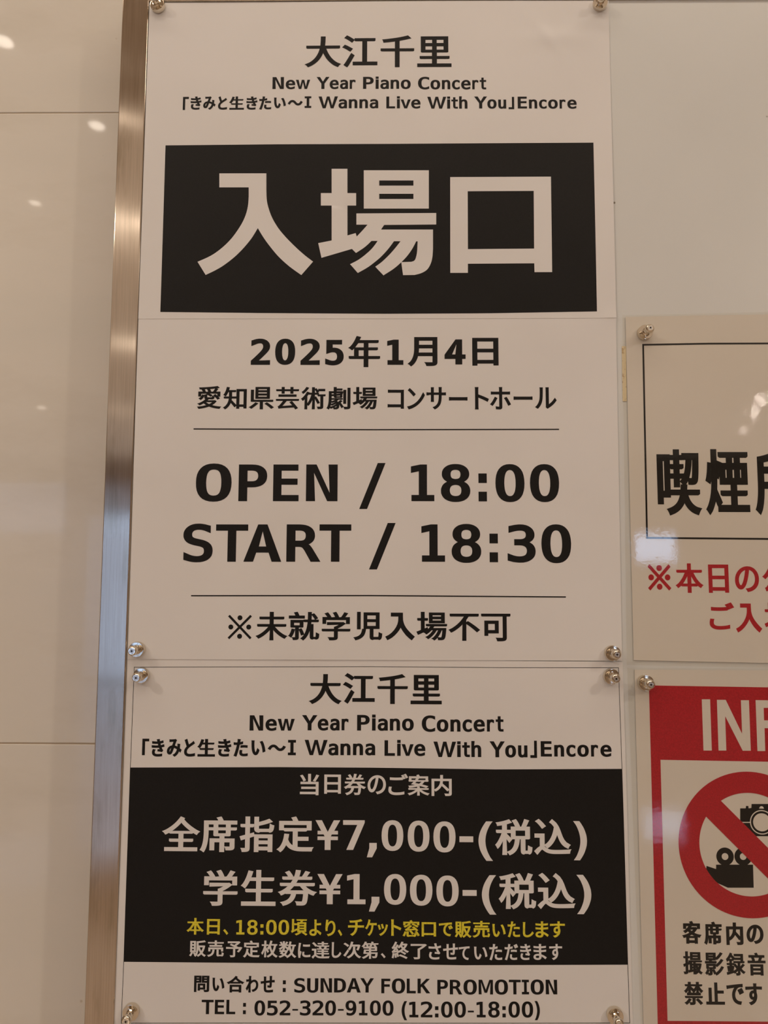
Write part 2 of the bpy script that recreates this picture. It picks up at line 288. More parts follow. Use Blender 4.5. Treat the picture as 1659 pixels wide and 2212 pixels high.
LATIN={'N': '48,520 138,520 313,92 313,520 381,520 381,0 292,0 116,428 116,0 48,0', 'e': '387,211 387,180 110,180 110,178 112,148 118,121 128,98 143,79 161,64 183,53 208,46 237,44 252,45 268,47 284,50 301,54 318,59 354,74 372,84 372,20 354,13 336,7 302,-3 285,-6 252,-10 236,-10 193,-7 155,4 122,21 94,44 72,74 56,109 46,149 43,195 46,239 55,279 71,313 93,344 120,368 151,385 187,396 227,399 262,396 293,387 321,371 344,349 363,321 376,289 384,252;323,230 321,256 316,279 308,299 296,316 282,329 266,338 246,343 224,345 202,343 182,337 164,328 148,314 134,298 124,278 116,255 112,229', 'w': '0,399 64,399 150,80 240,399 306,399 396,80 482,399 546,399 430,0 362,0 273,315 184,0 116,0', 'Y': '13,520 88,520 214,290 341,520 416,520 250,233 250,0 179,0 179,233', 'a': '223,196 197,195 174,191 155,185 139,176 126,165 117,152 112,136 110,118 112,101 116,86 122,74 132,63 143,54 157,48 173,45 190,44 216,46 238,53 257,64 274,80 287,100 296,124 302,151 304,182 304,196;369,222 369,0 304,0 304,58 293,42 281,28 268,16 253,6 236,-1 218,-6 198,-9 177,-10 149,-8 123,-2 101,9 82,24 66,42 55,63 49,87 46,114 49,144 57,171 71,194 90,212 114,227 144,238 179,244 218,246 304,246 304,256 303,278 298,297 291,312 281,324 267,333 250,340 230,344 206,345 173,343 157,340 140,336 123,330 107,324 91,317 75,308 75,372 92,379 110,384 126,389 143,393 159,396 175,398 191,399 206,399 229,398 251,396 271,391 289,385 305,377 320,367 333,356 344,342 350,333 356,323 360,312 366,285', 'r': '402,310 392,317 381,323 371,329 360,333 349,336 326,340 314,340 286,338 261,331 240,319 222,303 208,282 198,257 192,227 190,194 190,0 126,0 126,390 190,390 190,314 200,333 211,350 224,365 240,377 257,387 276,394 297,398 319,399 330,399 341,398 352,396 373,390 383,386 393,381 402,375', 'P': '139,462 139,267 220,267 243,268 264,273 281,281 296,292 308,307 317,323 322,343 324,365 322,386 317,406 309,422 297,436 282,448 264,456 244,460 220,462;69,520 220,520 261,517 297,510 327,498 352,480 372,458 386,432 394,400 397,365 394,328 386,297 372,270 353,248 328,231 297,219 261,211 220,209 139,209 139,0 69,0', 'i': '0,0 62,0 62,399 0,399;0,462 62,462 62,532 0,532', 'n': '366,242 366,0 302,0 302,242 300,266 297,287 291,305 283,319 273,330 259,337 244,342 225,344 204,342 186,336 170,326 156,312 146,294 138,273 133,248 132,220 132,0 68,0 68,390 132,390 132,331 141,347 152,361 164,373 178,382 194,390 210,395 228,398 248,399 275,397 300,390 320,377 337,360 349,338 359,311 364,279', 'o': '214,345 192,343 172,336 155,324 141,307 130,286 122,260 117,230 116,195 117,160 122,129 130,104 141,82 155,66 172,54 192,47 214,44 238,47 258,54 275,66 289,82 300,104 307,129 312,160 314,195 312,230 307,260 300,286 289,307 275,324 258,336 238,343;214,399 253,396 286,386 315,370 339,347 357,318 371,282 379,241 382,195 379,148 371,107 358,71 339,42 315,19 286,3 253,-7 214,-10 176,-7 143,3 114,19 91,42 72,71 58,107 50,148 48,195 50,241 58,282 72,318 91,347 114,370 143,386 176,396', 'C': '374,18 346,6 333,1 319,-3 304,-6 290,-8 274,-10 259,-10 212,-6 170,8 134,30 104,61 79,100 62,146 52,199 48,259 52,320 62,373 80,419 104,458 134,489 170,511 212,525 259,529 274,529 290,527 304,525 319,522 333,518 346,513 374,501 374,429 360,439 347,447 333,455 318,461 303,466 289,469 274,471 259,472 227,469 199,459 175,442 156,419 141,389 130,353 124,309 122,259 124,209 130,166 141,130 156,100 175,77 199,60 227,50 259,47 274,48 289,50 304,53 319,58 333,64 347,72 361,81 374,91', 'c': '369,20 356,13 343,7 330,2 316,-3 303,-6 275,-10 260,-10 218,-7 180,3 147,20 119,44 97,74 81,109 71,149 68,195 71,240 81,280 97,315 119,345 147,369 180,386 218,396 260,399 274,399 288,398 315,392 329,388 342,383 356,377 369,369 369,302 357,313 344,322 331,329 318,335 305,339 291,343 260,345 232,343 207,335 186,323 168,306 154,284 144,259 137,229 135,195 137,161 144,131 154,105 168,83 186,66 207,54 232,47 260,44 277,45 292,47 307,50 320,54 333,60 346,68 358,76 369,86', 't': '214,501 214,390 359,390 359,340 214,340 214,128 215,109 218,92 223,78 230,68 240,61 253,55 268,52 287,51 359,51 359,0 281,0 248,2 220,7 197,16 179,29 166,46 157,68 152,96 150,128 150,340 46,340 46,390 150,390 150,501', 'I': '70,520 359,520 359,461 250,461 250,59 359,59 359,0 70,0 70,59 179,59 179,461 70,461', 'L': '75,520 146,520 146,59 397,59 397,0 75,0', 'v': '35,390 101,390 214,63 328,390 394,390 256,0 173,0', 'W': '0,520 72,520 185,95 300,520 368,520 483,95 596,520 668,520 520,0 446,0 334,415 222,0 148,0', 'h': '366,242 366,0 302,0 302,242 300,266 297,287 291,305 283,319 273,330 259,337 244,342 225,344 204,342 186,336 170,326 156,312 146,294 138,273 133,248 132,220 132,0 68,0 68,542 132,542 132,331 141,347 152,361 164,373 178,382 194,390 210,395 228,398 248,399 275,397 300,390 320,377 337,360 349,338 359,311 364,279', 'u': '68,148 68,389 132,389 132,148 133,123 137,102 142,84 151,70 161,60 174,52 190,47 208,46 230,48 248,54 264,64 278,77 288,95 296,116 300,141 302,169 302,389 366,389 366,0 302,0 302,58 292,43 281,29 269,17 255,7 240,0 223,-6 205,-9 186,-10 158,-8 134,0 114,12 97,29 84,51 75,78 70,110', 'E': '69,520 377,520 377,461 139,461 139,307 367,307 367,248 139,248 139,59 384,59 384,0 69,0', '0': '214,474 191,470 172,460 155,444 141,421 131,391 123,354 119,310 117,259 119,209 123,165 131,128 141,99 155,75 172,59 191,49 214,46 238,49 258,59 274,75 288,99 299,128 306,165 311,209 312,259 311,310 306,354 299,391 288,421 274,444 258,460 238,470;214,529 254,525 288,512 316,491 340,461 359,423 372,376 380,322 383,259 380,197 372,143 359,96 340,58 316,28 288,7 254,-6 214,-10 175,-6 141,7 113,28 89,58 70,96 57,143 49,197 46,259 49,322 57,376 70,423 89,461 113,491 141,512 175,525', '1': '94,59 203,59 203,456 86,430 86,494 203,520 273,520 273,59 381,59 381,0 94,0', '2': '130,59 369,59 369,0 53,0 53,59 114,124 141,153 167,180 189,205 208,225 223,242 234,255 250,275 263,293 273,309 281,323 286,337 290,350 292,363 293,377 292,398 287,416 279,432 268,445 254,456 237,464 219,469 197,470 181,469 165,467 148,464 131,459 113,452 95,444 76,435 57,424 57,495 75,503 93,510 110,516 128,521 162,527 179,529 196,529 232,527 265,519 294,506 319,489 339,467 354,442 362,414 365,382 364,366 361,349 357,332 350,315 341,298 329,280 316,261 299,242 289,229 260,198 243,179 222,156 196,129 165,97', '3': '270,278 294,270 315,259 333,246 349,230 360,212 369,191 374,168 376,143 373,110 364,79 349,53 327,31 301,13 270,0 234,-8 194,-10 176,-10 139,-6 102,0 66,10 48,16 48,86 65,77 83,70 100,63 118,58 135,54 152,51 186,49 214,51 237,56 258,64 275,75 289,90 298,107 304,127 306,150 304,172 298,191 289,208 275,222 258,234 239,242 216,247 191,249 138,249 138,307 191,307 214,308 234,312 252,319 267,328 279,340 287,353 292,369 294,387 292,406 288,423 280,437 269,449 255,458 238,465 219,469 197,470 181,470 149,466 133,463 116,459 99,454 81,449 63,442 63,507 84,512 103,517 121,521 138,524 169,528 184,529 197,529 233,527 265,520 293,508 318,491 338,471 352,447 361,420 364,390 362,369 358,351 350,334 340,319 326,305 310,294 292,285', '4': '256,456 92,181 256,181;244,520 326,520 326,181 395,181 395,124 326,124 326,0 256,0 256,124 36,124 36,190', '5': '72,520 335,520 335,461 136,461 136,333 144,335 151,338 159,340 181,343 189,343 197,344 235,341 269,332 299,317 325,296 346,270 360,240 369,205 372,167 369,128 360,93 344,63 323,37 296,17 264,2 228,-7 187,-10 167,-10 147,-9 111,-5 95,-1 79,2 64,7 50,12 50,84 66,75 82,68 98,62 130,54 147,51 180,49 208,51 232,57 253,66 270,80 284,97 294,117 300,140 302,167 299,193 293,216 283,236 269,253 251,267 230,277 206,283 178,284 164,284 150,283 137,281 123,278 97,270 84,265 72,259', '6': '345,508 345,444 334,450 322,455 311,459 298,463 286,466 260,470 247,470 215,467 188,457 165,442 146,420 130,392 120,358 113,318 111,272 120,288 131,302 143,315 157,325 173,333 189,339 207,342 225,344 261,341 292,332 319,318 342,298 360,272 373,242 380,207 383,167 380,127 372,92 359,62 341,36 317,16 289,1 257,-7 221,-10 179,-6 143,6 113,26 88,55 70,92 57,138 49,194 46,259 49,321 59,375 75,422 97,460 125,490 159,512 199,525 244,529 257,529 269,528 295,524 308,521 321,517 333,513;220,289 198,287 180,281 163,270 149,256 138,239 130,218 125,194 123,167 125,140 130,116 138,95 149,77 163,63 180,53 198,47 220,45 242,47 261,53 277,62 290,76 300,93 308,114 312,139 314,167 312,195 308,220 300,241 290,258 277,271 261,281 242,287', '7': '48,520 376,520 376,490 190,0 116,0 297,461 48,461', '8': '214,247 192,245 173,240 156,232 142,221 131,206 123,189 118,169 116,146 118,124 123,104 131,86 142,72 156,60 173,52 193,47 214,45 237,47 256,51 273,60 287,71 299,86 307,103 311,123 313,146 311,169 307,189 298,206 287,220 273,232 256,240 237,245;153,276 132,283 113,293 97,305 83,319 72,335 64,353 59,373 58,394 60,424 68,450 81,473 100,493 123,509 150,520 180,527 214,529 249,527 280,520 306,509 329,493 348,473 361,450 369,424 372,394 370,373 365,353 357,335 346,319 332,305 316,293 297,283 276,276 301,269 322,259 341,246 356,230 368,211 377,190 382,166 384,140 381,106 372,77 358,51 339,30 314,12 285,0 252,-8 214,-10 177,-8 144,0 115,12 90,29 71,51 57,77 48,106 46,139 47,165 53,189 61,211 73,230 89,246 107,259 129,269;128,388 129,368 133,351 140,336 150,324 162,315 177,308 195,304 214,302 234,304 252,308 267,315 279,324 289,336 296,351 300,368 302,388 300,408 296,425 289,440 279,453 267,462 252,469 235,474 214,475 195,474 177,469 162,462 150,452 140,440 133,425 129,408', '9': '208,231 229,233 248,239 264,249 278,263 289,281 297,301 302,325 304,352 302,379 297,403 289,424 278,442 264,456 248,466 229,472 208,474 186,472 167,467 150,457 137,443 127,426 119,405 115,381 114,352 115,324 119,299 127,278 137,261 150,248 166,238 185,232;82,11 82,76 93,69 105,64 129,56 141,53 154,51 180,49 212,52 239,62 262,77 282,99 297,128 307,162 314,202 316,248 307,231 296,217 284,204 270,194 255,186 238,180 221,177 202,175 166,178 135,187 108,202 85,222 67,247 55,278 47,313 44,353 47,393 55,428 68,458 87,483 110,503 138,518 170,526 206,529 248,525 285,513 315,493 339,464 357,427 370,380 378,325 381,259 378,198 368,144 352,97 330,59 302,29 268,7 229,-6 183,-10 170,-10 158,-9 132,-5 119,-2 107,2 94,6', ':': '170,370 258,370 258,265 170,265;170,106 258,106 258,0 170,0', '/': '310,520 376,520 102,-66 36,-66', 'O': '315,259 314,313 309,358 302,394 292,423 278,445 261,460 239,469 214,472 190,469 169,460 151,445 138,423 127,394 120,358 116,313 114,259 116,206 120,161 127,125 138,96 151,75 169,59 190,50 214,47 239,50 261,59 278,75 292,96 302,124 309,161 314,206;389,259 386,196 378,141 364,94 346,57 321,28 291,7 256,-6 214,-10 173,-6 138,7 108,27 84,56 65,94 51,140 43,196 41,259 43,323 51,378 65,425 84,462 108,492 138,513 173,525 214,529 256,525 291,513 321,492 346,462 364,425 378,378 386,323', 'S': '352,502 352,431 320,449 304,456 288,462 256,470 223,472 200,471 179,466 160,459 144,449 132,436 123,422 117,405 116,386 117,370 120,356 126,344 135,334 146,325 162,317 182,310 205,304 242,295 276,286 306,273 330,259 349,242 364,222 374,198 380,172 382,142 379,107 371,77 356,51 336,29 311,12 280,0 244,-8 203,-10 184,-10 148,-6 129,-2 111,2 92,8 74,14 55,21 55,96 75,84 94,74 113,66 131,59 149,54 167,50 185,48 203,47 228,48 250,53 269,60 286,71 298,84 308,99 313,117 315,138 314,156 310,172 304,186 295,197 283,207 267,215 247,223 224,229 186,237 153,247 124,258 100,271 81,287 67,305 57,326 50,349 48,376 51,409 60,438 75,465 95,487 121,506 150,519 183,527 220,529 235,529 250,528 299,519 317,514 334,508', 'T': '16,520 413,520 413,461 250,461 250,0 180,0 180,461 16,461', 'A': '214,458 140,192 289,192;172,520 257,520 416,0 344,0 305,135 123,135 86,0 13,0', 'R': '265,245 278,241 290,235 301,228 311,219 321,207 332,190 345,169 359,142 429,0 354,0 292,131 279,157 266,177 255,193 244,204 232,211 219,216 204,219 188,220 120,220 120,0 50,0 50,520 195,520 235,517 270,510 301,498 326,481 346,460 360,434 369,404 372,369 370,345 365,323 356,303 343,285 328,271 310,259 289,251;120,462 120,278 197,278 221,279 241,283 259,290 273,300 283,313 291,329 296,348 297,369 296,391 291,409 283,425 271,438 256,449 239,456 218,461 195,462', 'U': '51,200 51,520 122,520 122,135 125,106 131,88 137,79 145,70 154,63 163,57 175,53 187,50 200,48 214,47 229,48 242,50 255,53 266,57 276,63 284,70 292,79 298,88 304,106 307,135 307,520 378,520 378,200 377,163 375,131 372,106 368,86 362,70 354,55 345,42 334,31 322,21 309,13 295,6 281,0 266,-4 250,-8 214,-10 180,-8 148,0 134,6 120,13 107,21 95,31 84,42 75,55 67,70 61,87 57,106 54,132 52,163', 'D': '152,58 193,61 227,69 255,82 276,101 291,128 302,163 309,207 311,259 309,313 302,357 291,392 276,418 255,437 227,451 193,459 152,462 118,462 118,58;153,520 209,516 257,504 297,484 329,456 353,420 371,376 382,322 385,259 382,197 371,144 353,99 329,63 297,36 257,16 209,4 153,0 48,0 48,520', 'F': '81,520 387,520 387,461 152,461 152,307 365,307 365,248 152,248 152,0 81,0', 'K': '48,520 118,520 118,289 338,520 421,520 218,307 427,0 342,0 172,260 118,203 118,0 48,0', 'M': '0,0 0,520 95,520 245,130 395,520 490,520 490,0 425,0 425,450 278,60 212,60 65,450 65,0', 'y': '299,125 290,103 281,78 270,50 258,18 242,-23 229,-56 219,-79 212,-94 203,-107 194,-118 183,-127 172,-135 159,-141 146,-145 131,-147 116,-148 64,-148 64,-95 102,-95 115,-94 127,-91 137,-86 146,-78 155,-67 164,-49 175,-25 187,6 36,390 104,390 220,85 334,390 401,390', '(': '308,541 286,501 268,462 252,422 239,383 229,343 222,304 218,264 216,224 218,184 222,144 229,105 239,65 252,26 268,-14 286,-54 308,-94 252,-94 228,-53 207,-12 189,28 174,67 163,107 155,146 150,185 148,224 150,263 155,302 163,341 174,380 189,420 207,460 228,500 252,541', ')': '121,541 177,541 201,500 223,460 241,420 255,380 266,341 275,302 279,263 281,224 279,185 275,145 266,106 255,67 241,27 223,-13 201,-53 177,-94 121,-94 143,-54 162,-14 177,26 190,66 200,105 207,145 212,184 213,224 212,264 207,303 200,343 190,382 177,422 162,462 143,501', '-': '124,224 305,224 305,167 124,167', ',': '175,106 263,106 263,33 194,-100 140,-100 175,33', '¥': '13,520 88,520 214,290 341,520 416,520 302,325 389,325 389,286 280,286 250,233 250,221 389,221 389,182 250,182 250,0 179,0 179,182 40,182 40,221 179,221 179,233 148,286 40,286 40,325 125,325', '入': '480,-254 816,-254 816,-370 820,-450 836,-515 862,-580 905,-650 960,-715 1030,-785 1090,-838 1150,-884 1066,-980 980,-918 900,-845 830,-760 790,-703 755,-645 712,-715 655,-785 590,-850 510,-912 445,-950 382,-980 324,-886 420,-842 500,-785 570,-715 630,-630 665,-560 684,-490 690,-420 690,-354 480,-354', '※': '64,0 500,436 936,0 1000,64 564,500 1000,936 936,1000 500,564 64,1000 0,936 436,500 0,64;600,880 595,911 581,939 559,961 531,975 500,980 469,975 441,961 419,939 405,911 400,880 405,849 419,821 441,799 469,785 500,780 531,785 559,799 581,821 595,849;600,120 595,151 581,179 559,201 531,215 500,220 469,215 441,201 419,179 405,151 400,120 405,89 419,61 441,39 469,25 500,20 531,25 559,39 581,61 595,89;220,500 215,531 201,559 179,581 151,595 120,600 89,595 61,581 39,559 25,531 20,500 25,469 39,441 61,419 89,405 120,400 151,405 179,419 201,441 215,469;980,500 975,531 961,559 939,581 911,595 880,600 849,595 821,581 799,559 785,531 780,500 785,469 799,441 821,419 849,405 880,400 911,405 939,419 961,441 975,469'}
S1=[(0.9,0.55,[['大',-63.32,474.49,32.07,29.85],['江',-29.59,474.73,31.81,30.83],['千',4.45,474.45,30.63,30.85],['里',38.09,473.99,31.2,29.8]]),(0.56,0.36,[['N',-103.8,444.41,10.37,11.53],['e',-92.62,442.9,8.6,9.06],['w',-81.22,442.96,12.61,8.84],['Y',-63.09,444.22,10.78,11.52],['e',-52.86,442.73,8.17,9.06],['a',-43.91,442.69,7.26,9.06],['r',-36.11,442.76,5.32,8.83],['P',-21.82,444.06,9.65,11.56],['i',-13.87,444.16,2.73,11.83],['a',-7.07,442.54,7.73,9.09],['n',2.22,442.61,7.74,8.86],['o',12.11,442.46,8.96,9.08],['C',28.27,443.58,10.13,12.17],['o',38.93,442.06,8.8,9.23],['n',48.64,442.13,7.6,9.0],['c',57.51,441.98,7.11,9.23],['e',66.56,441.94,8.53,9.23],['r',75.13,442.01,5.54,9.0],['t',81.98,443.13,5.87,11.3]]),(0.56,0.36,[['「',-187.52,425.16,5.33,12.6],['き',-178.24,425.48,9.9,12.69],['み',-166.05,425.43,11.22,12.68],['と',-154.02,425.38,8.28,12.68],['生',-141.18,425.33,13.32,12.68],['き',-127.39,425.27,10.04,12.68],['た',-115.29,425.22,10.99,12.67],['い',-101.93,425.28,10.79,10.23],['～',-88.01,425.31,13.36,5.33],['I',-76.48,425.84,6.04,11.11],['W',-58.12,425.52,17.19,11.33],['a',-44.89,424.03,7.72,8.91],['n',-35.57,424.1,7.73,8.69],['n',-25.96,424.07,7.73,8.69],['a',-16.64,423.92,7.74,8.9],['L',-1.51,425.15,7.91,11.33],['i',5.45,425.26,2.66,11.59],['v',12.06,423.68,8.64,8.49],['e',21.23,423.63,8.41,8.9],['W',40.15,424.76,16.81,11.32],['i',50.87,424.85,2.69,11.58],['t',56.26,424.49,5.88,10.9],['h',64.08,424.91,7.52,11.79],['Y',79.79,424.88,10.7,11.44],['o',89.98,423.4,8.32,8.99],['u',99.22,423.25,7.18,8.77],['」',107.48,424.33,5.11,11.78],['E',117.39,424.79,8.35,11.3],['n',127.06,423.44,7.47,8.66],['c',135.88,423.29,6.98,8.88],['o',144.99,423.26,8.63,8.88],['r',153.63,423.33,5.43,8.66],['e',162.15,423.19,8.37,8.88]])]
S2=[(1.5,0.9,[['2',-115.27,194.35,16.91,23.58],['0',-93.68,194.34,17.62,23.57],['2',-71.64,194.34,16.9,23.56],['5',-50.33,193.65,16.26,22.92],['1',3.01,194.05,14.24,22.66],['4',55.42,194.31,18.43,22.51],['年',-24.04,194.59,27.61,27.96,1.0,0.6],['月',27.13,194.59,25.72,26.23,1.0,0.6],['日',81.96,194.45,22.94,24.96,1.0,0.6]]),(0.55,0.35,[['愛',-159.42,153.41,20.6,20.36],['知',-136.87,152.8,20.44,19.93],['県',-113.71,152.81,21.42,19.92],['芸',-91.0,152.82,20.21,19.92],['術',-68.42,152.83,21.31,19.91],['劇',-46.36,152.84,20.74,19.9],['場',-23.3,152.86,21.4,19.89],['コ',3.54,152.02,14.3,16.96],['ン',21.22,152.4,15.34,18.76],['サ',38.78,152.89,17.05,19.87],['ー',57.93,152.41,16.13,3.13],['ト',78.47,152.91,12.12,19.86],['ホ',94.7,152.91,18.0,19.85],['ー',114.3,152.99,16.48,3.0],['ル',134.12,153.14,18.57,19.02]]),(1.5,1.0,[['O',-153.79,78.47,30.96,33.27],['P',-119.87,78.29,24.71,31.95],['E',-91.2,78.34,22.16,31.94],['N',-60.19,78.39,27.25,31.92],['/',-16.5,75.73,21.17,39.97]]),(1.5,1.0,[['1',26.76,78.54,20.15,31.87],['8',55.17,78.46,25.27,33.03],[':',78.43,74.66,7.21,24.21],['0',101.94,78.46,25.02,33.0],['0',131.65,78.51,25.06,32.98]]),(1.5,1.0,[['S',-166.21,26.24,25.59,33.26],['T',-137.02,26.2,27.72,32.05],['A',-110.58,26.27,31.25,32.03],['R',-75.87,26.36,28.26,32.02],['T',-48.09,26.43,27.32,32.0],['/',-7.75,23.87,21.26,39.78]]),(1.5,1.0,[['1',35.72,26.65,20.19,31.96],['8',64.11,26.43,25.27,33.33],[':',87.4,22.63,7.16,24.4],['3',111.17,26.45,23.95,32.71],['0',140.79,26.35,25.37,33.2]]),(0.7,0.45,[['※',-128.75,-45.16,20.28,20.55],['未',-101.62,-44.23,26.28,23.98],['就',-74.13,-44.13,26.19,23.97],['学',-46.82,-44.03,24.29,23.96],['児',-19.66,-43.92,24.12,23.95],['入',7.46,-44.13,25.09,23.23],['場',34.41,-43.72,25.82,23.93],['不',61.88,-44.57,26.09,22.78],['可',88.55,-44.66,24.88,23.16]])]
S3K=[(0.9,0.55,[['大',-55.38,-96.64,26.49,24.75],['江',-27.02,-95.97,26.49,24.97],['千',1.27,-96.38,25.59,24.73],['里',29.47,-96.69,26.18,24.21]]),(0.68,0.44,[['N',-113.11,-124.91,11.44,12.56],['e',-100.71,-126.43,9.49,9.87],['w',-88.09,-126.24,13.94,9.63],['Y',-68.34,-124.51,11.86,12.51],['e',-57.05,-126.02,9.0,9.84],['a',-47.18,-125.97,7.99,9.83],['r',-38.57,-125.81,5.86,9.59],['P',-23.19,-124.28,10.6,12.85],['i',-14.43,-124.09,3.0,13.14],['a',-6.95,-125.82,8.5,10.1],['n',3.27,-125.64,8.51,9.85],['o',14.15,-125.71,9.86,10.09],['C',31.38,-124.72,11.22,13.57],['o',43.2,-126.29,9.75,10.29],['n',53.96,-126.11,8.41,10.03],['c',63.79,-126.19,7.86,10.28],['e',73.82,-126.13,9.43,10.28],['r',83.32,-125.96,6.12,10.03],['t',90.91,-124.64,6.48,12.6]]),(0.68,0.44,[['「',-205.93,-145.08,5.79,13.54],['き',-195.45,-145.73,10.77,14.41],['み',-181.76,-145.65,12.35,14.41],['と',-168.82,-145.58,9.25,14.4],['生',-154.76,-145.5,14.73,14.4],['き',-139.46,-145.42,11.25,14.4],['た',-125.91,-145.34,12.05,14.39],['い',-111.07,-145.26,11.85,12.12],['～',-95.59,-145.18,14.87,5.3],['I',-82.93,-144.92,6.68,12.49],['W',-62.7,-144.78,18.74,12.44],['a',-48.24,-146.27,8.4,9.78],['n',-38.07,-146.1,8.42,9.54],['n',-27.57,-146.04,8.43,9.53],['a',-17.41,-146.1,8.44,9.77],['L',-1.05,-144.87,8.74,12.69],['i',6.63,-144.68,2.93,12.98],['v',13.93,-146.38,9.54,9.51],['e',24.06,-146.33,9.29,9.97],['W',44.98,-145.67,18.43,12.57],['i',56.75,-145.46,2.93,12.86],['t',62.66,-145.8,6.43,12.11],['h',71.23,-145.26,8.23,13.1],['Y',88.7,-145.36,11.67,12.96],['o',99.84,-146.93,9.06,10.18],['u',109.94,-147.0,7.81,9.93],['」',118.98,-145.2,5.6,14.03],['E',129.51,-144.76,9.2,12.51],['n',140.22,-146.16,8.24,9.59],['c',149.99,-146.22,7.7,9.83],['o',160.09,-146.16,9.51,9.83],['r',169.67,-145.99,5.96,9.59],['e',179.1,-146.06,9.22,9.82]]),(0.5,0.34,[['問',-153.89,-333.17,12.41,12.72],['い',-140.21,-333.53,9.77,10.39],['合',-126.26,-333.23,13.78,12.9],['わ',-112.74,-333.11,10.2,12.89],['せ',-100.01,-333.0,11.47,12.89],[':',-86.42,-334.39,2.41,9.09],['S',-73.89,-333.67,9.02,11.45],['U',-63.28,-333.67,9.14,11.26],['N',-52.23,-333.47,9.38,11.04],['D',-41.02,-333.38,9.73,11.04],['A',-29.82,-333.28,10.94,11.04],['Y',-19.0,-333.18,10.3,11.04],['F',-3.79,-333.53,7.32,11.27],['O',6.55,-333.45,10.8,11.68],['L',16.9,-333.35,7.35,11.27],['K',26.97,-333.26,9.96,11.27],['P',42.39,-333.99,8.67,11.26],['R',53.1,-333.89,9.84,11.26],['O',64.72,-333.8,10.79,11.67],['M',77.37,-333.68,11.64,11.26],['O',90.01,-333.58,10.74,11.67],['T',100.92,-333.48,9.63,11.25],['I',109.49,-333.4,5.82,11.25],['O',119.08,-333.33,10.67,11.66],['N',130.57,-333.22,9.25,11.25]]),(0.5,0.34,[['T',-148.67,-351.03,9.71,11.09],['E',-138.91,-350.94,7.67,11.08],['L',-129.71,-350.86,7.29,11.08],[':',-118.6,-351.97,2.33,8.65],['0',-106.12,-351.45,8.7,11.75],['5',-95.84,-351.46,8.72,11.55],['2',-85.57,-351.16,8.73,11.53],['-',-77.29,-352.59,4.67,1.24],['3',-69.05,-351.12,8.75,11.74],['2',-58.79,-350.92,8.77,11.53],['0',-48.53,-350.93,8.78,11.74],['-',-40.26,-352.26,4.67,1.24],['9',-32.03,-350.78,8.81,11.74],['1',-22.11,-350.68,7.05,11.32],['0',-12.2,-350.6,8.84,11.73],['0',-1.95,-350.51,8.86,11.73],['(',11.18,-352.35,4.18,14.64],['1',18.91,-351.44,7.48,11.99],['2',29.33,-351.24,9.36,12.19],[':',37.51,-353.0,2.79,8.52],['0',45.71,-351.21,9.32,12.42],['0',56.47,-351.11,9.3,12.42],['-',65.11,-352.51,4.9,1.31],['1',73.42,-350.95,7.39,11.98],['8',83.82,-350.86,9.23,12.41],[':',91.97,-352.51,2.72,8.52],['0',100.16,-350.72,9.2,12.41],['0',110.9,-350.62,9.17,12.41],[')',118.94,-351.37,3.99,14.61]])]
S3W=[(0.42,0.3,[['当',-67.86,-174.79,15.77,17.26],['日',-48.57,-174.41,13.9,15.53],['券',-29.97,-174.56,17.81,17.25],['の',-11.78,-174.64,15.31,15.37],['ご',6.06,-174.34,16.23,17.24],['案',23.02,-174.73,17.65,17.0],['内',42.19,-174.98,16.79,17.0]]),(0.9,0.6,[['全',-173.99,-215.14,30.54,27.74],['席',-142.65,-215.27,30.58,28.39],['指',-110.86,-215.05,28.41,28.38],['定',-79.16,-214.84,29.66,28.36],['¥',-52.2,-215.32,19.2,23.72],['7',-30.6,-215.17,17.92,23.71],[',',-15.52,-227.1,7.86,11.44],['0',1.38,-215.4,17.97,24.58],['0',23.0,-215.74,18.03,24.79],['0',44.38,-216.22,18.31,24.78],['-',62.43,-217.99,11.37,4.62],['(',77.94,-219.34,11.07,31.46],['税',101.55,-215.99,30.47,28.78],['込',133.39,-215.49,29.97,28.18],[')',156.56,-218.44,10.41,31.2]]),(0.9,0.6,[['学',-140.2,-257.83,28.39,28.44],['生',-108.8,-257.6,28.45,28.42],['券',-76.75,-257.36,30.74,28.41],['¥',-50.0,-258.2,19.42,23.78],['1',-28.27,-258.04,15.25,23.77],[',',-13.39,-269.81,8.26,11.66],['0',3.66,-258.07,18.28,24.31],['0',25.06,-258.59,18.5,24.4],['0',46.69,-259.01,18.3,24.32],['-',64.82,-260.49,11.56,4.56],['(',80.34,-261.87,11.03,31.03],['税',103.97,-258.74,30.42,28.34],['込',135.73,-258.32,30.26,27.97],[')',158.83,-261.0,11.12,30.95]]),(0.36,0.26,[['販',-157.85,-305.61,13.41,12.79],['売',-143.07,-305.58,13.39,12.83],['予',-127.93,-305.99,13.2,12.46],['定',-113.76,-305.7,13.28,13.18],['枚',-99.01,-305.58,13.34,13.18],['数',-84.16,-305.9,14.12,12.99],['に',-70.51,-306.42,10.18,11.72],['達',-57.08,-306.06,14.54,13.17],['し',-44.1,-305.94,7.79,12.26],['次',-31.31,-305.79,14.2,13.05],['第',-16.68,-305.85,13.58,13.41],['、',-5.95,-310.0,3.65,3.71],['終',7.88,-305.69,13.77,13.33],['了',22.93,-306.63,13.03,11.92],['さ',36.1,-306.37,10.18,12.64],['せ',48.9,-306.34,12.04,12.42],['て',60.03,-307.51,8.85,10.61],['い',73.48,-307.42,10.76,9.93],['た',85.71,-306.56,10.48,12.59],['だ',98.44,-306.45,10.94,12.59],['き',110.01,-306.27,8.89,12.41],['ま',121.71,-306.17,10.63,12.4],['す',134.5,-306.06,10.49,12.4]])]
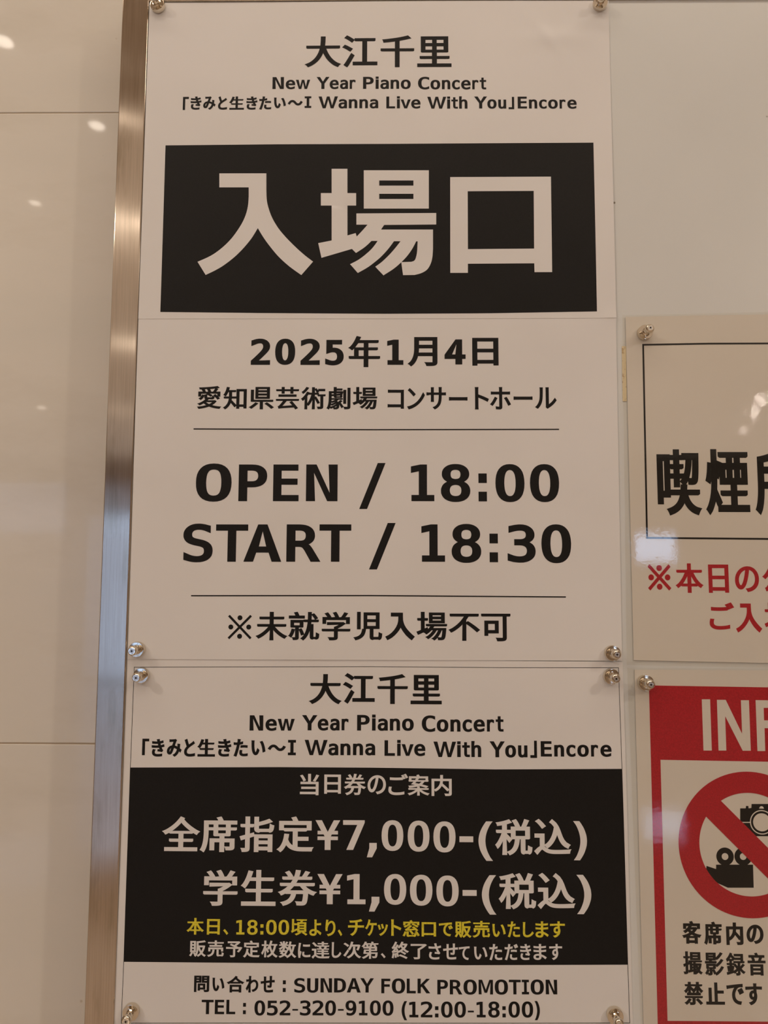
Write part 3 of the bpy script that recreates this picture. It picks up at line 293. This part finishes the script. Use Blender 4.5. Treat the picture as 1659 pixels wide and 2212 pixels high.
S3Y=[(0.38,0.28,[['本',-160.19,-288.25,13.86,13.12],['日',-145.3,-288.57,10.62,12.24],['、',-135.09,-292.47,4.01,4.28],['1',-123.12,-288.76,6.86,11.35],['8',-113.23,-288.69,8.64,11.76],[':',-105.42,-290.26,2.5,8.07],['0',-97.67,-288.57,8.67,11.76],['0',-87.45,-288.49,8.68,11.75],['頃',-74.84,-288.32,13.27,12.84],['よ',-61.56,-288.59,9.86,12.8],['り',-49.23,-288.73,8.25,12.83],['、',-41.37,-292.42,3.48,4.82],['チ',-28.28,-288.18,13.11,13.08],['ケ',-16.02,-288.23,9.41,12.79],['ッ',-6.34,-289.88,8.3,9.34],['ト',4.6,-288.07,8.26,12.79],['窓',16.83,-288.69,13.78,13.07],['口',31.28,-289.25,11.77,11.22],['で',45.15,-289.14,11.37,10.78],['販',59.21,-288.97,13.33,13.06],['売',74.2,-288.85,13.98,13.06],['い',88.58,-289.7,10.75,10.12],['た',100.63,-288.69,10.06,12.44],['し',112.47,-288.91,8.8,11.82],['ま',123.63,-288.64,10.69,12.68],['す',136.28,-288.54,12.17,12.68]])]
SMK=[(1.45,1.15,[['喫',246.99,79.59,37.1,57.02],['煙',288.44,80.22,37.35,56.19],['所',330.84,79.61,37.93,54.77]])]
SMR=[(0.75,0.5,[['本',253.14,-2.53,22.94,24.9],['日',277.85,-2.96,17.14,23.95],['の',301.82,-3.24,20.3,21.74],['公',326.28,-2.59,22.47,24.68],['※',227.83,-2.02,19.33,21.78,3.6,3.2]]),(0.75,0.5,[['ご',279.39,-34.42,20.83,22.76],['入',301.95,-35.97,21.96,24.29],['場',326.96,-35.72,23.45,25.22]])]
INK=[(0.75,0.5,[['客',245.25,-289.91,14.98,17.66],['席',262.46,-290.28,14.51,17.66],['内',280.04,-290.7,13.82,17.54],['の',296.5,-290.98,13.72,14.98]]),(0.6,0.4,[['撮',245.26,-313.51,15.36,17.75],['影',262.68,-314.15,15.15,17.89],['録',279.83,-314.23,15.22,17.63],['音',296.81,-314.09,14.49,17.63]]),(0.7,0.5,[['禁',245.23,-337.0,15.15,17.77],['止',262.63,-336.96,15.01,17.05],['で',278.69,-337.38,13.95,16.05],['す',293.58,-337.22,13.4,16.69]])]
BIGP=[[[(-155.41,358.45),(-113.09,358.32),(-112.82,343.09),(-112.75,341.63),(-112.67,339.56),(-112.55,337.17),(-112.38,334.75),(-112.14,332.62),(-111.82,330.8),(-111.44,329.08),(-111.01,327.43),(-110.52,325.8),(-109.99,324.13),(-109.42,322.45),(-108.82,320.77),(-108.16,319.09),(-107.42,317.4),(-106.59,315.66),(-105.64,313.87),(-104.6,312.03),(-103.48,310.18),(-102.3,308.35),(-101.06,306.56),(-99.79,304.84),(-98.46,303.17),(-97.07,301.51),(-95.61,299.84),(-94.07,298.12),(-92.39,296.31),(-90.59,294.44),(-88.75,292.55),(-86.93,290.74),(-85.21,289.06),(-83.61,287.53),(-82.09,286.12),(-80.61,284.78),(-79.14,283.49),(-77.65,282.21),(-76.02,280.87),(-74.27,279.49),(-72.58,278.18),(-71.14,277.07),(-70.12,276.28),(-80.39,263.97),(-81.87,265.03),(-83.97,266.52),(-86.4,268.27),(-88.9,270.13),(-91.19,271.94),(-93.27,273.71),(-95.33,275.53),(-97.36,277.41),(-99.35,279.35),(-101.28,281.35),(-103.2,283.5),(-105.11,285.8),(-106.95,288.12),(-108.67,290.34),(-110.19,292.33),(-111.47,294.04),(-112.54,295.54),(-113.49,296.93),(-114.39,298.29),(-115.31,299.72),(-116.32,301.33),(-117.37,303.08),(-118.37,304.77),(-119.22,306.22),(-119.82,307.25),(-120.5,306.01),(-121.44,304.27),(-122.57,302.24),(-123.79,300.14),(-125.02,298.18),(-126.28,296.36),(-127.62,294.53),(-129.03,292.71),(-130.48,290.91),(-131.96,289.14),(-133.45,287.42),(-134.97,285.73),(-136.53,284.06),(-138.17,282.41),(-139.89,280.77),(-141.76,279.1),(-143.76,277.41),(-145.8,275.75),(-147.81,274.19),(-149.68,272.81),(-151.4,271.62),(-153.01,270.58),(-154.57,269.66),(-156.11,268.79),(-157.66,267.93),(-159.35,267.04),(-161.15,266.14),(-162.88,265.3),(-164.36,264.6),(-165.41,264.09),(-172.94,276.19),(-171.3,276.93),(-168.97,277.96),(-166.27,279.19),(-163.54,280.51),(-161.11,281.84),(-159.0,283.17),(-156.98,284.57),(-155.04,286.04),(-153.15,287.58),(-151.3,289.18),(-149.49,290.85),(-147.73,292.58),(-146.02,294.38),(-144.37,296.26),(-142.76,298.22),(-141.18,300.32),(-139.61,302.57),(-138.12,304.87),(-136.73,307.12),(-135.49,309.23),(-134.42,311.17),(-133.5,313.0),(-132.68,314.77),(-131.96,316.53),(-131.3,318.32),(-130.7,320.14),(-130.19,321.96),(-129.76,323.79),(-129.4,325.61),(-129.1,327.44),(-128.87,329.41),(-128.72,331.53),(-128.63,333.58),(-128.58,335.34),(-128.52,336.59),(-128.69,345.23),(-155.11,345.31)]],[[(51.92,354.29),(141.87,354.42),(141.45,266.22),(125.92,266.24),(125.8,274.3),(67.23,274.14),(67.17,265.81),(51.6,265.84)],[(67.46,341.03),(126.32,341.14),(125.88,287.78),(67.33,287.5)]],[[(22.7,295.83),(36.36,295.8),(36.34,288.2),(36.29,287.12),(36.22,285.6),(36.13,283.84),(36.0,282.06),(35.82,280.48),(35.59,279.09),(35.32,277.76),(35.0,276.47),(34.63,275.24),(34.19,274.06),(33.69,272.92),(33.14,271.83),(32.53,270.79),(31.85,269.82),(31.09,268.94),(30.23,268.15),(29.3,267.45),(28.29,266.83),(27.23,266.26),(26.13,265.75),(24.87,265.27),(23.45,264.84),(22.03,264.48),(20.81,264.18),(19.94,263.96),(9.8,263.85),(8.18,275.77),(16.85,276.01),(17.23,276.11),(17.76,276.24),(18.37,276.41),(18.97,276.62),(19.46,276.91),(19.83,277.22),(20.14,277.56),(20.42,277.98),(20.68,278.51),(20.95,279.22),(21.22,280.09),(21.5,281.1),(21.76,282.24),(21.99,283.54),(22.19,285.0),(22.35,286.84),(22.47,289.05),(22.57,291.31),(22.64,293.29),(22.7,294.67)]],[[(-54.41,362.36),(-40.21,362.32),(-40.04,339.62),(-32.27,339.6),(-32.2,327.98),(-39.95,328.0),(-39.74,300.34),(-32.41,302.53),(-31.51,299.29),(-30.88,299.98),(-29.98,300.95),(-28.94,302.1),(-27.84,303.3),(-26.81,304.46),(-25.76,305.67),(-24.61,307.02),(-23.5,308.34),(-22.54,309.48),(-21.86,310.28),(-31.83,310.3),(-31.9,320.69),(39.3,320.91),(39.26,310.28),(-7.05,309.99),(-9.9,305.72),(36.39,305.62),(36.36,295.54),(21.46,294.8),(21.01,293.9),(20.4,292.63),(19.67,291.16),(18.89,289.64),(18.1,288.23),(17.31,286.93),(16.49,285.63),(15.63,284.35),(14.72,283.07),(13.76,281.8),(12.74,280.55),(11.67,279.31),(10.56,278.08),(9.39,276.86),(8.18,275.64),(6.93,274.43),(5.63,273.21),(4.29,272.01),(2.87,270.81),(1.37,269.62),(-0.38,268.36),(-2.37,267.03),(-4.35,265.75),(-6.07,264.65),(-7.28,263.87),(-7.38,263.49),(-14.84,271.57),(-14.1,272.12),(-13.05,272.87),(-11.82,273.78),(-10.52,274.77),(-9.28,275.8),(-8.07,276.88),(-6.82,278.06),(-5.55,279.3),(-4.3,280.57),(-3.09,281.83),(-1.93,283.09),(-0.8,284.36),(0.31,285.65),(1.4,286.95),(2.48,288.26),(3.61,289.69),(4.79,291.24),(5.92,292.74),(6.88,294.04),(7.56,294.95),(1.72,294.96),(1.08,294.06),(0.2,292.78),(-0.85,291.29),(-1.98,289.74),(-3.11,288.27),(-4.26,286.85),(-5.49,285.39),(-6.76,283.93),(-8.04,282.52),(-9.3,281.2),(-10.53,279.98),(-11.77,278.84),(-13.01,277.76),(-14.24,276.71),(-15.48,275.68),(-16.68,274.69),(-17.83,273.75),(-19.01,272.83),(-20.27,271.9),(-21.66,270.94),(-23.37,269.86),(-25.36,268.68),(-27.35,267.52),(-29.09,266.53),(-30.31,265.83),(-37.18,273.92),(-36.08,274.5),(-34.52,275.31),(-32.7,276.28),(-30.84,277.33),(-29.14,278.4),(-27.58,279.52),(-26.02,280.75),(-24.49,282.01),(-23.04,283.26),(-21.73,284.44),(-20.56,285.51),(-19.52,286.53),(-18.57,287.53),(-17.67,288.53),(-16.78,289.58),(-15.86,290.77),(-14.94,292.08),(-14.08,293.36),(-13.35,294.47),(-12.83,295.25),(-18.3,295.26),(-19.08,294.49),(-20.16,293.39),(-21.45,292.11),(-22.84,290.8),(-24.24,289.59),(-25.81,288.41),(-27.6,287.16),(-29.39,285.95),(-30.95,284.93),(-32.04,284.2),(-35.67,287.94),(-62.7,279.74),(-65.71,293.28),(-53.78,295.72),(-54.08,328.04),(-63.72,328.06),(-63.84,339.69),(-54.19,339.66)]],[[(-25.51,360.92),(32.8,360.74),(32.71,325.05),(-25.31,325.19)],[(-11.64,351.34),(19.03,351.25),(19.02,346.43),(-11.63,346.51)],[(-11.6,338.92),(19.02,338.84),(19.02,333.99),(-11.58,334.06)]]]
INF=[[[(260.08,-103.55),(267.03,-103.52),(266.91,-145.39),(260.0,-145.43)]],[[(272.66,-103.94),(280.0,-103.9),(292.5,-131.57),(292.64,-104.16),(299.33,-104.13),(299.17,-145.34),(292.46,-145.38),(279.03,-117.32),(278.92,-145.32),(272.46,-145.36)]],[[(304.85,-103.98),(322.14,-104.27),(322.13,-110.28),(311.32,-110.33),(311.2,-120.54),(320.12,-120.62),(320.03,-126.98),(311.31,-126.89),(311.08,-145.52),(304.64,-145.56)]]]
GEO={'sheet1': [(-223.8,523.71),(197.56,523.56),(196.81,224.59),(-224.15,224.05)],'sheet2': [(-224.04,225.74),(196.66,225.01),(194.44,-72.01),(-223.67,-72.57)],'sheet3': [(-223.79,-70.32),(195.0,-73.16),(195.79,-361.12),(-224.38,-364.99)],'black1': [(-204.79,385.17),(-103.48,385.79),(-7.26,385.72),(180.56,386.48),(180.1,230.47),(87.1,229.08),(-6.78,228.73),(-117.37,229.33),(-204.72,230.28)],'black3': [(-218.23,-161.99),(-94.66,-160.89),(-17.19,-160.9),(87.04,-161.72),(191.98,-160.62),(192.8,-315.53),(59.03,-316.95),(-16.45,-316.51),(-92.15,-316.61),(-218.18,-316.55)],'rule1': [(-172.53,125.44),(-18.55,124.97),(145.04,125.45)],'rule2': [(-171.01,-18.91),(-17.87,-18.24),(148.17,-18.85)],'bord3': [(-217.68,-79.2),(-17.59,-77.86),(91.82,-78.22),(191.34,-77.9),(191.98,-160.62),(192.8,-315.53),(193.2,-360.26),(-218.67,-364.05),(-218.18,-316.55),(-218.23,-161.99)],'smoke_paper': [(205.16,225.84),(417.39,229.44),(407.32,-74.92),(204.22,-71.58)],'smoke_box': [(219.85,200.59),(277.01,201.61),(405.82,201.98),(399.6,30.43),(218.37,31.55)],'smoke_film': [(202.35,227.1),(421.16,231.94),(410.57,-78.73),(198.16,-75.45)],'info_paper': [(204.66,-79.45),(405.9,-79.52),(397.7,-373.47),(204.16,-374.25)],'info_film': [(198.48,-78.14),(409.86,-77.59),(401.18,-376.94),(202.03,-377.43)],'info_red': [(216.4,-92.35),(316.07,-93.49),(386.59,-94.11),(378.92,-365.93),(215.56,-366.05)],'info_white': [(224.14,-153.12),(313.41,-154.19),(376.45,-154.58),(371.58,-357.91),(223.54,-358.21)],'tape': [(201.43,199.56),(205.07,199.56),(204.37,150.43),(200.87,150.43)],'slash': [(263.94,-176.9),(338.53,-251.88),(325.53,-263.96),(250.9,-189.25)],'circle': [(294.97,-220.37),(297.38,-162.29),(296.67,-179.31)],'cam_body': [(288.47,-191.77),(293.06,-191.74),(293.33,-189.83),(295.29,-189.82),(295.41,-191.73),(297.65,-191.4),(297.98,-188.21),(314.47,-188.1),(314.51,-191.61),(325.43,-191.54),(324.42,-213.76),(287.58,-214.0)],'cam_lens': [(305.79,-202.79),(306.21,-193.06),(306.18,-193.89),(306.14,-194.72),(306.11,-195.48)],'cam_arc': [(306.0,-191.85),(306.09,-189.94)],'cam_slit': [(288.04,-202.59),(296.53,-202.53),(296.5,-203.3),(288.01,-203.35)],'mov_body': [(259.12,-237.67),(266.89,-240.13),(267.02,-236.67),(297.2,-236.45),(296.96,-254.63),(275.88,-254.79),(258.0,-246.97)],'mov_r1': [(274.56,-230.2),(274.83,-223.07),(274.66,-227.48)],'mov_r2': [(289.4,-230.09),(289.69,-222.96),(289.51,-227.38)],'pins': [(-215.21,518.87),(189.25,518.84),(-214.88,-64.07),(185.77,-65.49),(-210.61,-85.74),(184.33,-84.72),(220.95,210.79),(212.9,-89.96),(-210.13,-354.0),(180.71,-353.3)],'pin_tilt': [(2.5,-4.7),(-3.4,-7.5),(-0.2,-0.2),(-0.1,-0.1),(-0.3,0.3),(-1.0,0.9),(-2.0,-0.1),(-0.6,-0.3),(0.1,-0.3),(-1.9,1.2)]}
# ================================================================ the setting
W0, W1, Y1 = -6.0, 6.0, -9.0
WY = .0428                                                            # face of the tiled wall behind the board
floor = tag(box('floor', (W0, Y1, -.1), (W1, WY + .1, 0), M_floor), kind='structure')
tag(box('ceiling', (W0, Y1, CEIL), (W1, WY + .1, CEIL + .1), M_ceil), kind='structure')
tag(box('wall_left', (W0 - .1, Y1, 0), (W0, WY + .1, CEIL), M_wall), kind='structure')
tag(box('wall_right', (W1, Y1, 0), (W1 + .1, WY + .1, CEIL), M_wall), kind='structure')
# far wall with its openings, built round them
OPEN = [(-5.85, -4.45, 1.95, 2.75), (-4.25, -2.2, 0, 2.3), (3.25, 3.9, 1.58, 2.05)]
bm = bmesh.new()
xs = sorted({W0, W1, *[o[0] for o in OPEN], *[o[1] for o in OPEN]}); zs = sorted({0, CEIL, *[o[2] for o in OPEN], *[o[3] for o in OPEN]})
for i in range(len(xs) - 1):
    for j in range(len(zs) - 1):
        cx, cz = (xs[i] + xs[i + 1]) / 2, (zs[j] + zs[j + 1]) / 2
        if any(o[0] < cx < o[1] and o[2] < cz < o[3] for o in OPEN): continue
        g = bmesh.ops.create_cube(bm, size=1)
        for v_ in g['verts']: v_.co = (cx + v_.co.x * (xs[i + 1] - xs[i]), Y1 - .05 + v_.co.y * .1, cz + v_.co.z * (zs[j + 1] - zs[j]))
me = bpy.data.meshes.new('wall_front'); bm.to_mesh(me); bm.free(); tag(obj('wall_front', me, M_wall), kind='structure')
M_glass = mat('window_glass', (1, 1, 1), 0); bsdf(M_glass).inputs['Transmission Weight'].default_value = 1; bsdf(M_glass).inputs['IOR'].default_value = 1.05
M_tint = mat('tinted_glass', (.115, .115, .12), 0); bsdf(M_tint).inputs['Transmission Weight'].default_value = 1; bsdf(M_tint).inputs['IOR'].default_value = 1.05
for k, (a, b_, c, d) in enumerate(OPEN):
    nm = ('window_1', 'door_1', 'window_2')[k]
    root = tag(empty(nm, ((a + b_) / 2, Y1 - .05, c)), kind='structure')
    fr_ = .05
    for q in ((a, c, a + fr_, d), (b_ - fr_, c, b_, d), (a + fr_, c, b_ - fr_, c + fr_), (a + fr_, d - fr_, b_ - fr_, d)):
        o = box('frame_bar', (q[0], Y1 - .08, q[1]), (q[2], Y1 - .02, q[3]), M_alu); o.parent = root; o.matrix_parent_inverse = Matrix.Translation(-root.location)
    if k == 1:
        o = box('mullion', ((a + b_) / 2 - .03, Y1 - .08, c + fr_), ((a + b_) / 2 + .03, Y1 - .02, d - fr_), M_alu); o.parent = root; o.matrix_parent_inverse = Matrix.Translation(-root.location)
    o = box('pane', (a + fr_, Y1 - .054, c + fr_), (b_ - fr_, Y1 - .048, d - fr_), M_glass if k == 2 else M_tint); o.parent = root; o.matrix_parent_inverse = Matrix.Translation(-root.location)

# tiled wall behind the notice board: cream stone slabs with recessed joints
back = tag(box('wall_back', (W0, WY + .0008, 0), (W1, WY + .1, CEIL), M_grout), kind='structure')
rows = [0, .0965, .6965, 1.297, 1.8970, 2.497, CEIL]
rnd = random.Random(4)
cols = [W0 + .9 * k for k in range(14)]; cols[-1] = W1; cols = [W0] + [-5.4 + .9 * k for k in range(13)] + [W1]
g = .0006
for j in range(len(rows) - 1):
    for i in range(len(cols) - 1):
        if cols[i + 1] - cols[i] < .05: continue
        d = rnd.uniform(0, .0004)
        o = box('tile', (cols[i] + g, WY + d, rows[j] + g), (cols[i + 1] - g, WY + .0125, rows[j + 1] - g), M_tile, back, .0007)

# recessed ceiling downlights
LIGHTS = ['round ceiling downlight lighting the board from the far left', 'round ceiling downlight lighting the board from the right',
          'round ceiling downlight nearest to the tiled wall', 'round ceiling downlight second nearest to the tiled wall', 'round ceiling downlight left of the row facing the steel frame',
          'round ceiling downlight deep in the left of the hall', 'first round downlight of the row facing the steel frame', 'middle round downlight of the row facing the steel frame',
          'last round downlight of the row facing the steel frame', 'nearest round downlight of the three on the right of the hall', 'middle round downlight of the three on the right of the hall',
          'furthest round downlight of the three on the right of the hall']
ringme = None
for i, (x, y, p, rad) in enumerate(SPOTS):
    root = empty('ceiling_downlight', (x, y, CEIL))
    tag(root, LIGHTS[i], 'ceiling light', 'round ceiling downlights')
    if not ringme:
        vs_, fs_ = [], []; prof = [(.062, 0), (.085, 0), (.085, -.006), (.078, -.009), (.064, -.004)]
        for a in range(32):
            for r_, z_ in prof: vs_.append((r_ * math.cos(a * PI / 16), r_ * math.sin(a * PI / 16), z_))
        n = len(prof)
        for a in range(32):
            for k in range(n): fs_.append((a * n + k, a * n + (k + 1) % n, ((a + 1) % 32) * n + (k + 1) % n, ((a + 1) % 32) * n + k))
        ringme = pydata('trim_ring', vs_, fs_, True); ringme.materials.append(M_lampring)
    obj('trim_ring', ringme, None, root)

# ================================================================ the notice board
board = tag(empty('notice_board', (0, 0, 0)), 'large white enamelled notice board in a brushed steel frame on the cream tiled wall', 'notice board')
FX0, FX1, FZ1, FZ0 = -224.4, 1560.0, 524.4, -780.0                    # inner edge of the frame
FW = 24.0
box('board_panel', (FX0 * .001 - .003, 0, EYE + FZ0 * .001 - .003), (FX1 * .001 + .003, .03, EYE + FZ1 * .001 + .003), M_board, board)
def rail(p):                                                          # mitred rail, p = four (x, z) corners
    bm = bmesh.new(); bot = [bm.verts.new(wp(x, z, -42)) for x, z in p]; top = [bm.verts.new(wp(x, z, 2.2)) for x, z in p]
    bm.faces.new(top); bm.faces.new(bot[::-1])
    for k in range(4): bm.faces.new((top[k], bot[k], bot[(k + 1) % 4], top[(k + 1) % 4]))
    bmesh.ops.recalc_face_normals(bm, faces=bm.faces[:])
    ed = [e for e in bm.edges if all(v_.co.y < -.002 for v_ in e.verts)]
    ed = [e for e in ed if abs(e.verts[0].co.x - e.verts[1].co.x) < 1e-5 or abs(e.verts[0].co.z - e.verts[1].co.z) < 1e-5]
    bmesh.ops.bevel(bm, geom=ed, offset=.0009, segments=3, affect='EDGES', profile=.5)
    me = bpy.data.meshes.new('frame_rail'); bm.to_mesh(me); bm.free(); return me
I = [(FX0, FZ1), (FX1, FZ1), (FX1, FZ0), (FX0, FZ0)]
O = [(FX0 - FW, FZ1 + FW), (FX1 + FW, FZ1 + FW), (FX1 + FW, FZ0 - FW), (FX0 - FW, FZ0 - FW)]
for k in range(4):
    a, b_ = k, (k + 1) % 4
    obj('frame_rail', rail([O[a], O[b_], I[b_], I[a]]), M_steel, board)

# ================================================================ sheets
def bumpy(x, z, cx, cz, sx, sz, a): return a * math.exp(-((x - cx) / sx) ** 2 - ((z - cz) / sz) ** 2)
def warp1(x, z):                                                      # the two taped sheets, held by four pins
    v_ = .35 + .30 * math.sin(x * .016 + 1.2) * math.cos(z * .013) + .22 * math.sin(z * .021 + x * .006)
    v_ += bumpy(x, z, 150, 488, 26, 8, .9) + bumpy(x + (z - 495) * .7, z, 136, 488, 4.5, 22, .9)      # soft creases near the top right corner
    v_ += bumpy(x, z, 197, 226, 11, 3.0, 1.0)                         # the joint springs up at its right end
    return v_
def warp3(x, z): return .30 + .28 * math.sin(x * .015 + .4) * math.cos(z * .017 + .5) + .2 * math.sin(z * .019 - x * .007)
def warpn(x, z): return .3 + .03 * math.sin(x * .017) * math.cos(z * .02)

ent = tag(empty('entrance_poster'), 'tall white two-sheet paper poster marked OPEN / 18:00 with large 入場口 in a black panel', 'poster')
h1_ = paper_height(.92, warp1); h2_ = paper_height(.72, warp1)
s1 = grid_sheet('sheet', GEO['sheet1'], h1_, M_paper, ent, 100); s1['label'] = 'upper sheet with black panel reading 入場口'
s2 = grid_sheet('sheet', GEO['sheet2'], h2_, M_paper, ent); s2['label'] = 'lower sheet with date and opening times'
printed('black_panel', [flat([GEO['black1']])], h1_, .07, M_black, s1)
printed('lettering', [flat(p) for p in BIGP], h1_, .14, M_white, s1, label='large white lettering 入場口')
letters(S1, h1_, .08, M_black, s1)
letters(S2, h2_, .08, M_black, s2)
printed('printed_rule', [stroke(GEO['rule1'], 1.05)], h2_, .08, M_black, s2)
printed('printed_rule', [stroke(GEO['rule2'], 1.05)], h2_, .08, M_black, s2)

tic = tag(empty('ticket_poster'), 'white paper poster with yen ticket prices in a wide black band, below the entrance poster', 'poster')
h3_ = paper_height(.30, warp3)
s3 = grid_sheet('sheet', GEO['sheet3'], h3_, M_paper, tic)
printed('black_panel', [flat([GEO['black3']])], h3_, .07, M_black, s3)
printed('border_line', [stroke(GEO['bord3'], .42, True)], h3_, .07, M_black, s3)
letters(S3K, h3_, .08, M_black, s3); letters(S3W, h3_, .15, M_white, s3, label='white lettering on the black band')
letters(S3Y, h3_, .15, M_yellow, s3, label='yellow lettering on the black band')

smo = tag(empty('smoking_notice'), 'laminated notice with heavy black 喫煙所 in a thin black box above red lettering', 'notice')
hs = paper_height(.5, warpn)
s4 = grid_sheet('sheet', GEO['smoke_paper'], hs, M_paperB, smo, 24)
printed('border_line', [stroke(GEO['smoke_box'], 1.55, True)], hs, .07, M_black, s4)
letters(SMK, hs, .08, M_black, s4); letters(SMR, hs, .08, M_red, s4, label='red lettering')
grid_sheet('film', GEO['smoke_film'], paper_height(.85, warpn), M_film, smo, 24, .06)

inf = tag(empty('information_notice'), 'laminated notice with red border, INF heading and a red no-photography sign', 'notice')
hi = paper_height(.35, warpn)
s5 = grid_sheet('sheet', GEO['info_paper'], hi, M_paperB, inf, 24)
p5 = printed('red_panel', [flat([GEO['info_red']])], hi, .06, M_red, s5)
printed('white_panel', [flat([GEO['info_white']])], hi, .11, M_paperB, s5)
printed('lettering', [flat(p) for p in INF], hi, .12, M_paperB, s5, label='pale INF heading on red')
letters(INK, hi, .16, M_black, s5)
cc_, ct, ci = GEO['circle']; R1, R0 = math.dist(cc_, ct), math.dist(cc_, ci)
L = GEO['cam_lens']; k1, k2, k3, k4 = [math.dist(L[0], p) for p in L[1:]]
printed('camera_symbol', [flat([GEO['cam_body']])], hi, .15, M_black, s5)
A = GEO['cam_arc']; ra = math.dist(*A)
printed('camera_lens_symbol', [ring(L[0], k2, k1), ring(L[0], 0, k4), ring(A[0], 0, ra, 0, PI, 24), flat([GEO['cam_slit']])], hi, .19, M_paperB, s5)
printed('camera_lens_ring_symbol', [ring(L[0], k4 * .985, k3)], hi, .22, M_black, s5)
m1, m2 = GEO['mov_r1'], GEO['mov_r2']
printed('film_camera_symbol', [flat([GEO['mov_body']]), ring(m1[0], math.dist(m1[0], m1[2]), math.dist(m1[0], m1[1])), ring(m2[0], math.dist(m2[0], m2[2]), math.dist(m2[0], m2[1]))], hi, .15, M_black, s5)
printed('prohibition_ring', [ring(cc_, R0, R1, n=96), flat([GEO['slash']])], hi, .27, M_red, s5)
grid_sheet('film', GEO['info_film'], paper_height(.72, warpn), M_film, inf, 24, .06)

tag(grid_sheet('tape_strip', GEO['tape'], lambda x, z: .45, M_tape, None, 6, .3), 'short yellowed strip of tape at the left edge of the smoking notice', 'tape')

# ================================================================ pins: turned metal push pins
def lathe(name, prof, m, seg=56, sharp=35):
    vs_, fs_ = [], []; n = len(prof)
    for a in range(seg):
        t_ = 2 * PI * a / seg
        for r_, y_ in prof: vs_.append((r_ * .001 * math.cos(t_), -y_ * .001, r_ * .001 * math.sin(t_)))
    for a in range(seg):
        b_ = (a + 1) % seg
        for k in range(n - 1): fs_.append((a * n + k, b_ * n + k, b_ * n + k + 1, a * n + k + 1))
    bm = bmesh.new(); me = pydata(name, vs_, fs_); bm.from_mesh(me)
    bmesh.ops.remove_doubles(bm, verts=bm.verts, dist=1e-6); bmesh.ops.recalc_face_normals(bm, faces=bm.faces[:])
    for f_ in bm.faces: f_.smooth = True
    for e in bm.edges:
        if len(e.link_faces) == 2 and e.calc_face_angle() > math.radians(sharp): e.smooth = False
    bm.to_mesh(me); bm.free(); me.materials.append(m); return me
base_me = lathe('base_disc', [(0, 0), (6.3, 0), (6.5, .25), (6.5, 3.5), (6.35, 3.85), (5.9, 3.95), (4.4, 3.75), (3.1, 4.1), (2.5, 4.9), (2.5, 5.3), (0, 5.3)], M_chrome)
knob_me = lathe('knob', [(0, 5.0), (2.35, 5.0), (2.75, 5.7), (3.0, 6.6), (2.75, 7.6), (2.3, 8.3), (2.15, 8.8), (2.5, 9.4), (3.45, 10.1), (4.0, 11.2), (4.05, 12.2), (3.7, 13.3), (3.1, 14.1), (2.75, 14.35), (0, 14.35)], M_chrome)
cap_me = pydata('end_cap', [(s * 1.9e-3 * a, -14.42e-3 - d, s * 1.9e-3 * b_) for d in (0,) for s, a, b_ in ((1, -1, -1), (1, 1, -1), (1, 1, 1), (1, -1, 1))] + [(a * 1.9e-3, -14.2e-3, b_ * 1.9e-3) for a, b_ in ((-1, -1), (1, -1), (1, 1), (-1, 1))],
                [(0, 1, 2, 3), (7, 6, 5, 4), (0, 4, 5, 1), (1, 5, 6, 2), (2, 6, 7, 3), (3, 7, 4, 0)]); cap_me.materials.append(M_cap)
sv = []
for k in range(16):
    rr = (1.45, .62, .8, .62)[k % 4] if k % 4 else 1.45
    sv.append((rr * 1e-3 * math.cos(k * PI / 8 + .4), -14.46e-3, rr * 1e-3 * math.sin(k * PI / 8 + .4)))
star_me = pydata('cap_star', [(0, -14.46e-3, 0)] + sv, [(0, 1 + k, 1 + (k + 1) % 16) for k in range(16)]); star_me.materials.append(M_star)  # flat dark star laid on the end cap
PINS = ['metal push pin at the top left corner of the entrance poster', 'metal push pin at the top right corner of the entrance poster',
        'metal push pin at the bottom left corner of the entrance poster', 'metal push pin at the bottom right corner of the entrance poster',
        'metal push pin at the top left corner of the ticket price poster', 'metal push pin at the top right corner of the ticket price poster',
        'metal push pin at the top left corner of the smoking notice', 'metal push pin at the top left corner of the red bordered notice',
        'metal push pin at the bottom left corner of the ticket price poster', 'metal push pin at the bottom right corner of the ticket price poster']
SEAT = [1.55, 1.55, 1.3, 1.3, .85, .85, 1.0, 1.0, .85, .85]
proto = empty('push_pin')
for nme, me_ in (('base_disc', base_me), ('knob', knob_me)): obj(nme, me_, None, proto)
kn = proto.children[1] if len(proto.children) > 1 else None
kids = [o for o in C.objects if o.parent == proto]
kn = [o for o in kids if o.name.startswith('knob')][0]
cp = obj('end_cap', cap_me, None, kn); cr = obj('cap_star', star_me, None, kn)
parts = [o for o in kids if o is not kn]
rnd = random.Random(7)
for k, ((x, z), lab) in enumerate(zip(GEO['pins'], PINS)):
    if k == 0: p_ = proto
    else:
        p_ = proto.copy(); C.objects.link(p_)
        for o in parts: c_ = o.copy(); C.objects.link(c_); c_.parent = p_
        k2_ = kn.copy(); C.objects.link(k2_); k2_.parent = p_
        for o in (cp, cr): c_ = o.copy(); C.objects.link(c_); c_.parent = k2_
    p_.location = wp(x, z, SEAT[k]); tx, tz = GEO['pin_tilt'][k]
    p_.rotation_euler = (math.atan2(-tz, 30) * .6, rnd.uniform(0, 6.28), 0) if k < 2 else (rnd.uniform(-.03, .03), rnd.uniform(0, 6.28), rnd.uniform(-.03, .03))
    tag(p_, lab, 'push pin', 'metal push pins holding the papers')
